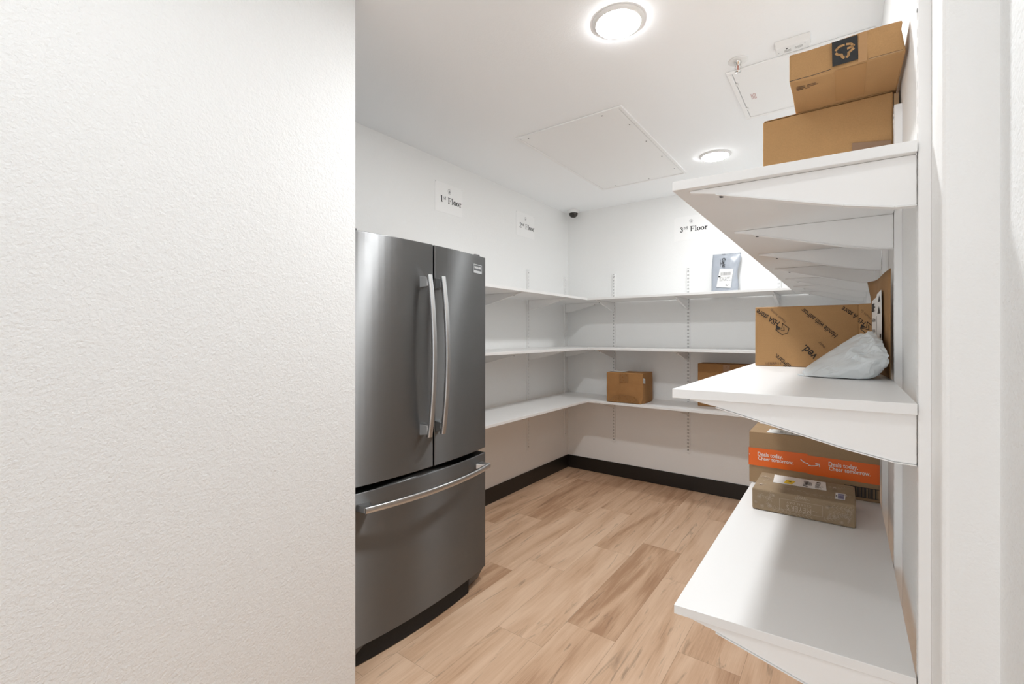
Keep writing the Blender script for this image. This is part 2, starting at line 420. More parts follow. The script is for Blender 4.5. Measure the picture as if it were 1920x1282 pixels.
b = MB(M['chrome']); b.lathe([(0.0001, -0.045), (0.004, -0.045), (0.013, -0.048), (0.013, -0.0495), (0.0001, -0.051)], n=20); b.build('deflector', t)

t = thing('ceiling_sensor', 'small white oblong plastic box on the ceiling beside the top carton', 'sensor', (-0.178, 2.213, ZC), math.radians(1.5))
b = MB(M['wplastic']); b.hexa([(-.064, -.037, 0), (.064, -.037, 0), (.064, .037, 0), (-.064, .037, 0)], [(-.061, -.018, -.022), (.061, -.018, -.022), (.061, .034, -.022), (-.061, .034, -.022)])
b.v = [(x, y, z - 0.0004) for x, y, z in b.v]; b.build('housing', t, bevel=0.004, seg=3)
b = MB(M['seam'], M['greyink']); b.box(-.024, -.017, -.004, .002, -.0232, -.0225); b.box(-.052, -.049, .016, .019, -.0230, -.0225, 1); b.box(.042, .045, -.006, -.003, -.0230, -.0225, 1)
for i in range(3): b.box(-.03, -.006, .010 + i * .006, .012 + i * .006, -.0229, -.0225, 1); b.box(.008, .036, .004 + i * .006, .0055 + i * .006, -.0229, -.0225, 1)
b.build('indicator', t)

t = thing('dome_camera', 'small smoked dome security camera in the far left ceiling corner', 'security camera', (-2.15, 3.955, ZC))
b = MB(M['wplastic']); b.lathe([(0.060, -0.0004), (0.060, -0.012), (0.054, -0.024), (0.046, -0.030), (0.0001, -0.030)], n=40); b.build('camera_base', t)
b = MB(M['lensblk']); b.lathe([(0.043 * math.cos(a), -0.0305 - 0.043 * math.sin(a)) for a in [i * PI / 20 for i in range(10)]] + [(0.0001, -0.0735)], n=32); b.build('dome', t)

# ------------------------------------------------------------------ shelving
def standard(loc, rz, label, group, z0=0.322, z1=1.901, first={}):
    """slotted upright; local +Y points out of the wall, local X along it"""
    if 'o' in first: return dup(first['o'], loc, label, group, rz)
    t = thing('shelf_standard', label, 'shelf upright', loc, rz, group); first['o'] = t
    b = MB(M['wmetal'], M['slotshade'])
    w, p = 0.0125, 0.0158
    for xa, xb in ((-w, -.0068), (-.0036, .0036), (.0068, w)): b.box(xa, xb, p - .0016, p, z0, z1)
    z = z0
    while z < z1:                                    # webs between the punched slots
        for xa, xb in ((-.0068, -.0036), (.0036, .0068)): b.box(xa, xb, p - .0016, p, z, min(z + .0148, z1))
        z += 0.0293
    b.box(-w, -w + .0014, 0.0004, p - .0016, z0, z1); b.box(w - .0014, w, 0.0004, p - .0016, z0, z1)
    b.box(-w + .0014, w - .0014, 0.0004, p - .0016, z1 - .0015, z1)
    b.box(-w + .002, w - .002, p - .0042, p - .0030, z0 + .002, z1 - .002, 1)      # dark strip painted as the shade inside the channel
    b.build('channel', t)
    for i, z in enumerate((z1 - .027, (z0 + z1) / 2, z0 + .025)):
        m = MB(M['greyink']); m.lathe([(0.0001, .0012), (.003, .001), (.0038, 0)], n=12); o = m.build('screw', t)
        o.rotation_euler = (-PI / 2, 0, 0); o.location = (0, p, z)
    return t
for y, l in ((2.664, 'white slotted wall upright on the left wall, mostly behind the refrigerator'),
             (3.317, 'white slotted wall upright on the left wall, nearest past the refrigerator'),
             (3.970, 'white slotted wall upright on the left wall, in the far left corner')):
    standard((XL, y, 0), -PI / 2, l, 'slotted shelf uprights')
for x, l in ((-1.760, 'white slotted wall upright on the back wall, behind the small brown carton'),
             (-1.086, 'white slotted wall upright on the back wall, under the 3rd Floor sign'),
             (-0.413, 'white slotted wall upright on the back wall, rightmost one seen there')):
    standard((x, YB, 0), PI, l, 'slotted shelf uprights')
RY = [1.020 + 0.468 * k for k in range(7)]
ords = ['nearest the camera at the shelf ends', 'second from the camera beside the kraft mailer', 'third from the camera, behind the kraft mailer',
        'fourth from the camera', 'fifth from the camera', 'sixth from the camera', 'last before the back corner']
for y, l in zip(RY, ords):
    standard((XR, y, 0), PI / 2, 'white slotted wall upright on the right wall, ' + l, 'slotted shelf uprights')

def bracket_mesh(L):
    """local: +Y out of the wall from the upright's face, top at z=0"""
    b = MB(M['wmetal']); w = 0.0055; y0 = 0.001
    prof = [(y0, 0), (L, 0), (L, -0.004), (L - 0.05, -0.014), (0.10, -0.069), (0.03, -0.083), (y0, -0.084)]
    b.prism([(-w, y, z) for y, z in prof], (2 * w, 0, 0))
    # folded bottom lip
    lip = [(L - 0.05, -0.0145), (0.10, -0.0695), (0.03, -0.0835), (y0, -0.0845)]
    for (a, c), (d, e) in zip(lip, lip[1:]):
        b.add([(-.0085, a, c), (.0085, a, c), (.0085, d, e), (-.0085, d, e), (-.0085, a, c - .002), (.0085, a, c - .002), (.0085, d, e - .002), (-.0085, d, e - .002)],
              [(0, 1, 2, 3), (7, 6, 5, 4), (0, 4, 5, 1), (1, 5, 6, 2), (2, 6, 7, 3), (3, 7, 4, 0)])
    # screw tab at the tip
    b.box(-0.0055, 0.012, L - 0.075, L - 0.035, -0.0022, -0.0004)
    return b
SCREW = None
def shelf(name, label, cat_group, quad, z, brackets, L, tilt=0.0):
    """quad: four (x,y) corners of the board, first two on the front edge"""
    t = thing(name, label, 'shelf', (0, 0, 0), group=cat_group)
    b = MB(M['melamine'])
    zz = [0, 0, -tilt, -tilt]
    b.hexa([(x, y, z - T + d) for (x, y), d in zip(quad, zz)], [(x, y, z + d) for (x, y), d in zip(quad, zz)])
    b.build('board', t, bevel=0.0010, seg=2)
    me = None
    for (x, y, rz) in brackets:
        if me is None:
            o = bracket_mesh(L).build('bracket', t, bevel=0.0012, seg=2); me = o
            s = MB(M['screw']); s.lathe([(0.0001, -0.0052), (.0035, -0.0048), (.0048, -0.0025)], n=14); so = s.build('screw', o); so.location = (0.002, L - 0.060, -0.0162)
        else:
            o = me.copy(); COL.objects.link(o); c = so.copy(); COL.objects.link(c); c.parent = o
        o.location = (x, y, z - T - tilt * 0.5 - 0.0005); o.rotation_euler = (0, 0, rz)
    return t
P = 0.0165
SK = 0.026
names = {ZT: 'top', ZM: 'middle', ZB: 'bottom'}
for z, yb in ((ZT, 0.974), (ZM, 0.974), (ZB, 0.9865)):
    n = names[z]; tl = 0.004 if z != ZB else 0.002
    extra = {ZT: 'carrying two stacked cartons', ZM: 'carrying the printed carton and pale grey mailer', ZB: 'carrying the orange taped carton'}[z]
    shelf('wall_shelf', 'long white %s shelf on the right wall %s' % (n, extra), 'right wall shelves',
          [(XF, YB - 0.02), (XF, yb), (XR - P - 0.001, yb + SK), (XR - P - 0.001, YB - 0.02)], z,
          [(XR - P, y, PI / 2 + math.radians(2.9)) for y in RY], 0.362, 0)
for z in (ZT, ZM, ZB):
    n = names[z]
    shelf('wall_shelf', 'white %s shelf on the left wall beyond the refrigerator' % n, 'left wall shelves',
          [(SX, 2.05), (SX, YB - 0.006), (XL + P, YB - 0.006), (XL + P, 2.05)], z,
          [(XL + P, y, -PI / 2) for y in (2.664, 3.317, 3.970)], 0.375)
    e = {ZT: 'under the blue-grey mailer', ZM: 'standing empty', ZB: 'carrying the small brown carton'}[z]
    shelf('wall_shelf', 'white %s shelf on the back wall %s' % (n, e), 'back wall shelves',
          [(SX + 0.002, SY), (XF - 0.002, SY), (XF - 0.002, YB - P), (SX + 0.002, YB - P)], z,
          [(x, YB - P, PI) for x in (-1.760, -1.086, -0.413)], 0.372)

# ------------------------------------------------------------------ refrigerator
FC = 1.487; FW = 0.415
def fx(y): return -1.570 + 0.034 * (1 - ((y - FC) / FW) ** 2)
fr = thing('refrigerator', 'brushed stainless steel french door refrigerator with bottom freezer drawer', 'refrigerator', (-1.9, FC, 0))
def floc(x, y): return (x + 1.9, y - FC)
def slab(y0, y1, z0, z1, th=0.062, n=14, m='steel'):
    b = MB(M[m]); fr_, bk = [], []
    for i in range(n + 1):
        y = y0 + (y1 - y0) * i / n
        fr_.append(floc(fx(y), y)); bk.append(floc(-1.640, y))
    poly = [(x, y, z0) for x, y in fr_] + [(x, y, z0) for x, y in reversed(bk)]
    b.prism(poly, (0, 0, z1 - z0)); return b
b = MB(M['fbody']); b.box(*[v + 1.9 for v in (-2.235, -1.652)], -FW + .004, FW - .004, 0.045, 1.735); b.build('cabinet', fr, bevel=0.004)
b = MB(M['gasket']); b.box(0.2481, 0.2595, -FW + .012, FW - .012, 0.10, 1.73); b.build('door_gasket', fr)
gap = 0.0042
dl = slab(FC - FW, FC - gap, 0.722, 1.745).build('door', fr, bevel=0.004, seg=3); dl['label'] = 'left refrigerator door'
dr = slab(FC + gap, FC + FW, 0.722, 1.745).build('door', fr, bevel=0.004, seg=3); dr['label'] = 'right refrigerator door with badge'
dw = slab(FC - FW, FC + FW, 0.082, 0.697, n=28).build('freezer_drawer', fr, bevel=0.004, seg=3); dw['label'] = 'wide bottom freezer drawer'
def vhandle(yc, side, parent):
    b = MB(M['handle']); z0, z1 = 0.875, 1.596; pts = []
    for i in range(25):
        s_ = i / 24; z = z0 + (z1 - z0) * s_; bow = 1 - (2 * s_ - 1) ** 2
        x, y = floc(-1.497 + 0.030 * bow, yc); pts.append((x, y, z))
    b.tube(pts, 0.0125, 0.0095, n=16, up=(1, 0, 0), power=3.2)
    h = b.build('handle', parent)
    for z in (0.905, 1.566):
        m = MB(M['handle']); x0, y0 = floc(fx(yc) - 0.003, yc); x1, _ = floc(-1.500, yc)
        m.hexa([(x0, y0 - side * .004 - .018, z - .026), (x0, y0 - side * .004 + .018, z - .026), (x0, y0 - side * .004 + .018, z + .026), (x0, y0 - side * .004 - .018, z + .026)],
               [(x1, y0 - .0095, z - .020), (x1, y0 + .0095, z - .020), (x1, y0 + .0095, z + .020), (x1, y0 - .0095, z + .020)])
        m.build('handle_mount', h, bevel=0.002)
vhandle(1.423, 1, dl); vhandle(1.507, -1, dr)
b = MB(M['handle']); pts = []
for i in range(33):
    s_ = i / 32; y = 1.098 + (1.866 - 1.098) * s_; bow = 1 - (2 * s_ - 1) ** 2
    x, yy = floc(-1.515 + 0.048 * bow, y); pts.append((x, yy, 0.642))
b.tube(pts, 0.0095, 0.0135, n=16, power=3.0); h = b.build('handle', dw)
for y, sg in ((1.098, 1), (1.866, -1)):
    m = MB(M['handle']); x0, y0 = floc(fx(y) - 0.004, y); x1, _ = floc(-1.513, y)
    m.hexa([(x0, y0 + sg * .062, .628), (x0, y0 - sg * .004, .628), (x0, y0 - sg * .004, .655), (x0, y0 + sg * .062, .655)],
           [(x1 + .004, y0 + sg * .030, .630), (x1 - .004, y0 - sg * .0005, .630), (x1 - .004, y0 - sg * .0005, .654), (x1 + .004, y0 + sg * .030, .654)])
    m.build('handle_mount', h, bevel=0.002)
# badge
by0, by1 = 1.782, 1.858
fd = Vector((fx(by1) - fx(by0), by1 - by0, 0)).normalized()
o = Vector((fx(by0) + 1.9, by0 - FC, 1.650))
F_ = Face(o, fd, (0, 0, 1), 0.0004)
b = MB(M['handle'], M['paper'], M['fgrey']); F_.o = o - F_.n * 0.0005
F_.slab(b, [(0, 0), (.077, 0), (.077, .046), (0, .046)], 0.004)
F2 = Face(F_.o + F_.n * 0.0042, fd, (0, 0, 1), 0.0003)
F2.rect(b, .003, .074, .013, .043, 2, 1); F2.text(b, 'FRIGIDAIRE', (.007, .025), (.070, .025), 1, 0.02, 2, 1.1)
q = b.build('badge', dr); q['label'] = 'small rectangular metal name badge'
# kick plate, feet covers, hinges
b = MB(M['gasket'])
gp = []
for i in range(17):
    y = FC - FW + .02 + (2 * FW - .16) * i / 16; gp.append((fx(y) + 1.9 - .016, y - FC))
b.prism([(x, y, .004) for x, y in gp] + [(.255, gp[-1][1], .004), (.255, gp[0][1], .004)], (0, 0, .076)); b.build('toe_grille', fr)
for s_ in (-1, 1):
    b = MB(M['fgrey']); y0 = s_ * (FW - .125); y1 = s_ * (FW - .006); a, c = min(y0, y1), max(y0, y1)
    b.hexa([(.18, a, .012), (.306, a + .010, .012), (.296, c - .022, .012), (.18, c - .01, .012)],
           [(.18, a, .080), (.330, a, .080), (.324, c, .080), (.18, c, .080)])
    b.build('foot_cover', fr, bevel=0.006, seg=3)
    b = MB(M['fbody']); b.box(.235, .30, s_ * (FW - .03) - .02, s_ * (FW - .03) + .02, 1.747, 1.762); b.box(.20, .2475, s_ * (FW - .03) - .02, s_ * (FW - .03) + .02, 1.737, 1.760); b.build('hinge_cover', fr, bevel=0.004)
    b = MB(M['fbody']); b.lathe([(.02, 0.0), (.02, .044)], c=(-.28, s_ * .34, 0.0005), n=16); b.build('foot', fr)

# ------------------------------------------------------------------ floor signs
def serif(txt):
    """bold book-face glyph strokes: returns list of (polyline, width) and the advance"""
    def arc(cx, cy, rx, ry, a0, a1, n=14): return [(cx + rx * math.cos(math.radians(a0 + (a1 - a0) * i / n)), cy + ry * math.sin(math.radians(a0 + (a1 - a0) * i / n))) for i in range(n + 1)]
    G = {'1': ([([(.25, .02), (.25, .66)], .13), ([(.10, .02), (.40, .02)], .04), ([(.10, .58), (.24, .64)], .05)], .5),
         '2': ([(arc(.24, .49, .15, .16, 170, -30), .10), ([(.37, .40), (.07, .05)], .07), ([(.06, .05), (.42, .05)], .10), ([(.42, .03), (.45, .16)], .04)], .5),
         '3': ([(arc(.22, .50, .13, .14, 160, -90), .09), (arc(.21, .20, .16, .17, 90, -150), .10)], .5),
         'F': ([([(.15, .02), (.15, .65)], .13), ([(.03, .02), (.28, .02)], .04), ([(.03, .65), (.53, .65)], .05), ([(.53, .65), (.55, .50)], .05), ([(.15, .35), (.40, .35)], .05), ([(.40, .26), (.40, .44)], .04)], .6),
         'l': ([([(.14, .02), (.14, .67)], .12), ([(.02, .02), (.26, .02)], .04), ([(.02, .66), (.14, .66)], .04)], .28),
         'o': ([(arc(.25, .23, .17, .21, 20, 160, 8), .06), (arc(.25, .23, .17, .21, 200, 340, 8), .06), (arc(.25, .23, .17, .21, 140, 220, 6), .12), (arc(.25, .23, .17, .21, -40, 40, 6), .12)], .5),
         'r': ([([(.14, .02), (.14, .44)], .12), ([(.02, .02), (.27, .02)], .04), ([(.02, .44), (.14, .44)], .04), ([(.18, .33), (.26, .43), (.36, .41)], .09)], .42),
         's': ([(arc(.19, .35, .11, .09, 20, 250, 10), .07), (arc(.19, .13, .12, .10, 70, -160, 10), .08)], .39),
         't': ([([(.15, .06), (.15, .58)], .11), ([(.03, .43), (.28, .43)], .04), ([(.16, .05), (.28, .06)], .06)], .33),
         'n': ([([(.13, .02), (.13, .44)], .11), ([(.02, .02), (.24, .02)], .04), ([(.15, .34), (.28, .44), (.38, .36)], .06), ([(.38, .38), (.38, .02)], .11), ([(.29, .02), (.49, .02)], .04)], .52),
         'd': ([(arc(.20, .23, .14, .20, 60, 300, 12), .09), ([(.38, .02), (.38, .67)], .11), ([(.38, .02), (.48, .02)], .04), ([(.28, .66), (.38, .66)], .04)], .54),
         ' ': ([], .25)}
    return G[txt]
def sign(label, text, sup, rest, origin, right, w=0.276, h=0.205):
    t = thing('paper_sign', label, 'sign', origin); f0 = Face((0, 0, 0), right, (0, 0, 1), 0.0005)
    b = MB(M['laminate']); f0.slab(b, [(0, 0), (w, 0), (w, h), (0, h)], 0.0012); s_ = b.build('sheet', t)
    f = Face(f0.n * 0.0016, right, (0, 0, 1), 0.0003)
    b = MB(M['black']); x = 0.048; sc = 0.062
    for ch in text: 
        g, a = serif(ch)
        for pl, wd in g: f.line(b, [(x + p * sc, .072 + q * sc) for p, q in pl], wd * sc)
        x += a * sc
    for ch in sup:
        g, a = serif(ch)
        for pl, wd in g: f.line(b, [(x + p * sc * .6, .072 + (q * .6 + .33) * sc) for p, q in pl], wd * sc * .62)
        x += a * sc * .6
    x += .3 * sc
    for ch in rest:
        g, a = serif(ch)
        for pl, wd in g: f.line(b, [(x + p * sc, .072 + q * sc) for p, q in pl], wd * sc)
        x += a * sc
    q = b.build('lettering', s_); q['label'] = 'bold black serif lettering'
    b = MB(M['greyink']); c = (w * .50, .160)
    f.line(b, [(c[0] + .014 * math.cos(a), c[1] + .014 * math.sin(a)) for a in [i * PI / 12 for i in range(24)]], .0016, closed=True)
    f.quad(b, [(c[0] + .007 * math.cos(a) + .002, c[1] - .004 + .006 * math.sin(a)) for a in [i * PI / 8 for i in range(16)]])
    f.line(b, [(c[0] - .012, c[1] - .019), (c[0] + .012, c[1] - .019)], .0016); f.line(b, [(c[0] - .004, c[1] + .004), (c[0] + .002, c[1] + .011)], .003)
    b.build('emblem', s_)
    b = MB(M['greyink'])
    for px, pz in ((.006, h - .006), (w - .006, h - .006)): b.lathe([(0.0001, .002), (.0022, .0015), (.0025, 0)], n=10)
    b.v = b.v[:]; 
    # two small pins, turned to face out of the wall
    k = len(b.v) // 2; nv = []
    for i, (vx, vy, vz) in enumerate(b.v):
        px, pz = ((.006, h - .006), (w - .006, h - .006))[0 if i < k else 1]
        nv.append(tuple(f.p(px + vx, pz + vy, 0) + f.n * vz))
    b.v = nv; b.build('pin', s_)
    return t
sign('white paper sign reading 1st Floor on the left wall', '1', 'st', 'Floor', (XL, 2.200, 2.181), (0, 1, 0))
sign('white paper sign reading 2nd Floor on the left wall', '2', 'nd', 'Floor', (XL, 3.150, 2.181), (0, 1, 0))
sign('white paper sign reading 3rd Floor on the back wall', '3', 'rd', 'Floor', (-1.207, YB, 2.141), (1, 0, 0), w=0.283)

# ------------------------------------------------------------------ cartons and mailers
def carton(name, parent, w, d, h, m, seed=0, dent=0.0016, bulge=0.003, n=10, bev=0.003, warp=None):
    """closed carton; local x 0..w, y 0..d, z 0..h, its faces gently buckled"""
    bm = bmesh.new(); bmesh.ops.create_cube(bm, size=1.0)
    bmesh.ops.subdivide_edges(bm, edges=bm.edges[:], cuts=n, use_grid_fill=True)
    so = Vector((seed * 3.1, seed * 1.7, seed * 2.3))
    for v in bm.verts:
        c = v.co.copy(); p = Vector(((c.x + .5) * w, (c.y + .5) * d, (c.z + .5) * h))
        ax = max(range(3), key=lambda i: abs(c[i])); e = [abs(c[i]) for i in range(3) if i != ax]
        edge = (1 - (2 * e[0]) ** 2) * (1 - (2 * e[1]) ** 2)
        nz = noise.noise(p * 9 + so) * dent
        if not (ax == 2 and c.z < 0):
            p[ax] += math.copysign(1, c[ax]) * edge * (bulge + nz)
        q = noise.noise_vector(p * 14 + so) * dent * 0.5
        p += Vector((q.x, q.y, q.z if c.z > -.49 else 0))
        if p.z < 0: p.z = 0
        if warp: p = Vector(warp(p))
        v.co = p
    me = bpy.data.meshes.new(name); bm.to_mesh(me); bm.free(); me.materials.append(M[m])
    for p in me.polygons: p.use_smooth = False
    o = bpy.data.objects.new(name, me); COL.objects.link(o); o.parent = parent
    if bev:
        b = o.modifiers.new('bevel', 'BEVEL'); b.width = bev; b.segments = 2; b.limit_method = 'ANGLE'; b.angle_limit = math.radians(50)
    return o

# 1. lower plain carton on the top shelf
t = thing('carton', 'plain brown corrugated carton on the top right shelf, underneath the logo carton', 'box', (-0.195, 1.506, ZT + .0006))
body = carton('body', t, 0.292, 0.30, 0.296, 'kraft2', 1, 0.0012, 0.0015)
b = MB(M['ptape']); f = Face((0, -0.0032, 0), (1, 0, 0), (0, 0, 1), .0003)
f.slab(b, [(.205, .02), (.288, .02), (.288, .172), (.209, .184)], .0004); q = b.build('tape', t); q['label'] = 'darker patch of paper tape'
b = MB(M['kraftedge']); b.box(.2935, .3035, .004, .03, .248, .292); b.build('side_flap', t, bevel=.001)
b = MB(M['kraft2']); b.box(.003, .142, .0, .295, .2975, .2985); b.box(.146, .289, .0, .295, .2975, .2985); b.build('top_flap', t)

# 2. logo carton on top of it
t = thing('carton', 'worn brown carton with black square logo, topmost of the stack on the top right shelf', 'box', (-0.113, 1.317, ZT + .3006), math.radians(0.3))
def wp(p):
    x, y, z = p
    k = x / .222; z2 = z
    y2 = y + 0.004 * math.sin(k * 6)
    if k < .12 and z < .02: z2 += 0.003 * (1 - k / .12)
    # crushed right end and slightly sagging left end
    x2 = x - 0.010 * max(0, (k - .8) / .2) * (1 - abs(z / .071 - .75))
    return (x2, y2, max(0.0, z2))
body = carton('body', t, 0.222, 0.42, 0.071, 'kraft', 2, 0.0022, 0.002, n=14, bev=0.004, warp=wp)
f = Face((0, -0.0062, 0), (1, 0, 0), (0, 0, 1), .0004)
b = MB(M['black'], M['kraft']); f.quad(b, [(.0875, .008), (.1365, .009), (.1345, .0655), (.0865, .0655)])
L1 = [[(.1095, .0510), (.102, .0505), (.097, .0470), (.0945, .0438)], [(.0945, .0365), (.098, .0325), (.105, .0300), (.1065, .0245), (.1095, .0215)],
      [(.1150, .0510), (.122, .0492), (.1275, .0440), (.124, .0412), (.117, .0408)], [(.1275, .0368), (.1215, .0325), (.1185, .0300), (.118, .0245), (.1150, .0210)]]
for pl in L1: f.line(b, pl, .0050, 1, 2)
q = b.build('printed_logo', t); q['label'] = 'black square with angular emblem'
b = MB(M['ctape']); f.slab(b, [(.136, .0005), (.152, .0005), (.153, .068), (.137, .068)], .0003)
g = Face((0, 0, -0.0002), (1, 0, 0), (0, -1, 0), .0003)     # underside, seen from below
g.slab(b, [(.092, .0), (.152, .0), (.152, -.172), (.092, -.172)], .0003)
q = b.build('clear_tape', t); q['label'] = 'glossy strip of clear tape'
b = MB(M['kraftedge'], M['seam']); f.line(b, [(.002, .0015), (.05, .001), (.085, .0035)], .0014, 1); f.line(b, [(.155, .0016), (.215, .001)], .0012, 0); f.line(b, [(.155, .0034), (.213, .003)], .0007, 1)
b.build('flap_edge', t)
b = MB(M['fadeink']); g.textrows(b, .012, .062, -.052, -.028, 3, seed=5); b.build('handwriting', t)

# 3. printed carton on the middle shelf
t = thing('carton', 'brown carton printed with slanted HSA store lettering on the middle right shelf', 'box', (-0.268, 1.876, ZM + .0006))
body = carton('body', t, 0.303, 0.27, 0.213, 'kraft', 3, 0.0008, 0.0006)
# side flap standing out at the right end, same print
b = MB(M['kraft']); b.prism([(.3015, -.0004, .002), (.3465, -.026, .002), (.3475, -.0232, .002), (.3045, .004, .002)], (0, 0, .2115)); fl = b.build('end_flap', t, bevel=.0006)
f = Face((0, -0.0014, 0), (1, 0, 0), (0, 0, 1), .0005)
d2 = Vector((.043, -.025, 0)).normalized(); f2 = Face((.3035, -.0012, 0), d2, (0, 0, 1), .0005)
b = MB(M['ink'])
f.text(b, 'HSA store', (.079, .158), (.010, .2065), 0, .015, 1, 1.35)
f.text(b, 'Handle with self•car', (.247, .112), (.150, .2065), 0, .01, 1, 1.35)
f.text(b, '.dev'[::-1], (.192, .041), (.157, .079), 0, .015, 1, 1.15)
f.text(b, 'elf•care.', (.1135, .0045), (.069, .045), 0, .01, 1, 1.3)
f.text(b, 'A store', (.3010, .176), (.262, .2070), 0, .015, 1, 1.35)
def hexlogo(fc, mb, cx, cy, s_, ang):
    ca, sa = math.cos(ang), math.sin(ang); R = lambda p, q: (cx + (p * ca - q * sa) * s_, cy + (p * sa + q * ca) * s_)
    fc.line(mb, [R(-.5, .45), R(-.5, -.4), R(0, -.65), R(.5, -.4), R(.5, .45), R(.0, .1), R(-.5, .45)], .0022)
    fc.line(mb, [R(-.18, .02), R(-.02, -.22), R(.3, .1)], .0022); fc.quad(mb, [R(-.5, .5), R(-.05, .75), R(.0, .2)], 0)
hexlogo(f, b, .087, .132, .031, math.radians(48))
hexlogo(f2, b, .024, .134, .030, math.radians(48))
f2.text(b, 'HS', (.020, .153), (.002, .169), 0, .015)
b.build('printed_lettering', t)
for fc, tx, pa_, pb_ in ((f, 'Health Savings', (.098, .160), (.051, .207)), (f, 'easy', (.213, .072), (.197, .090)), (f2, 'Health Sa', (.036, .166), (.008, .196)), (f, '7168831', (.084, .016), (.034, .013))):
    b = MB(M['fadeink']); fc.text(b, tx, pa_, pb_); q = b.build('faded_lettering', t); q['label'] = 'faint brown small lettering'

# 4. kraft paper mailer leaning on the wall
t = thing('paper_mailer', 'brown kraft padded mailer standing on edge against the right wall', 'mailer', (0.0, 0.0, ZM + .0008))
def mailer_point(u, w):
    """u along Y from 1.50 to 1.86, w height 0..0.281; returns (x,y)"""
    y = 1.500 + 0.352 * u
    x = 0.0915 - 0.024 * u - 0.002 * math.sin(PI * w) + 0.002 * math.sin(7 * u + 3 * w)
    if u > .86 and w > .78: x -= 0.010 * (u - .86) / .14 * (w - .78) / .22; 
    return x, y
b = MB(M['kpaper']); nu, nw, th = 18, 16, 0.0085; grid = []
for side in (0, 1):
    for i in range(nu + 1):
        for j in range(nw + 1):
            u, w = i / nu, j / nw; x, y = mailer_point(u, w)
            pr_ = (max(0, 1 - (2 * u - 1) ** 6) * max(0, 1 - (2 * w - 1) ** 6)) ** .5
            wr = noise.noise(Vector((u * 5, w * 5, 1.0))) * .0025 * pr_
            y -= .018 * (1 if u > .93 else 0) * max(0, (.9 - w)) * (1 if w > .5 else .6)
            z = w * (.281 - .004 * math.sin(3 * u)) + 0.0004
            if side: x += -th * .5 * pr_ - .0006 - wr
            else: x += .0004 + th * .25 * pr_
            grid.append((x, y, z))
n1 = (nu + 1) * (nw + 1); fs = []
for side in (0, 1):
    for i in range(nu):
        for j in range(nw):
            a = side * n1 + i * (nw + 1) + j; fs.append((a, a + 1, a + nw + 2, a + nw + 1) if side else (a, a + nw + 1, a + nw + 2, a + 1))
for i in range(nu):
    for j in (0, nw):
        a = i * (nw + 1) + j; fs.append((a, a + nw + 1, n1 + a + nw + 1, n1 + a))
for j in range(nw):
    for i in (0, nu):
        a = i * (nw + 1) + j; fs.append((a, a + 1, n1 + a + 1, n1 + a))
b.add(grid, fs, 0, True); b.build('envelope', t)
b = MB(M['label'], M['black']); 
pa = Vector((*mailer_point(.10, .5), 0)); pb = Vector((*mailer_point(.64, .5), 0)); ld = (pa - pb).normalized()
f = Face((pb.x - .0105, pb.y, 0), ld, (0, 0, 1), .0006)
f.slab(b, [(.004, .045), (.088, .040), (.172, .030), (.176, .160), (.168, .232), (.10, .226), (.086, .218), (.004, .212)], .0004)
f = Face((pb.x - .0113, pb.y, 0), ld, (0, 0, 1), .0005)
for y0, y1, s2 in ((.178, .205, 3), (.150, .160, 4), (.120, .128, 5), (.072, .106, 6)): f.textrows(b, .012, .082, y0, y1, 3, 1, 1, s2, .6)
f.rect(b, .014, .05, .185, .203, 1, 1); f.quad(b, [(.11, .170), (.16, .170), (.135, .190)], 1, 1); f.quad(b, [(.12, .202), (.16, .202), (.14, .220)], 1, 1)
f.rect(b, .09, .094, .06, .165, 1, 1); f.textrows(b, .1, .16, .06, .10, 4, 1, 1, 9); f.rect(b, .15, .172, .105, .115, 1, 1)
q = b.build('shipping_label', t); q['label'] = 'white shipping label with black print'

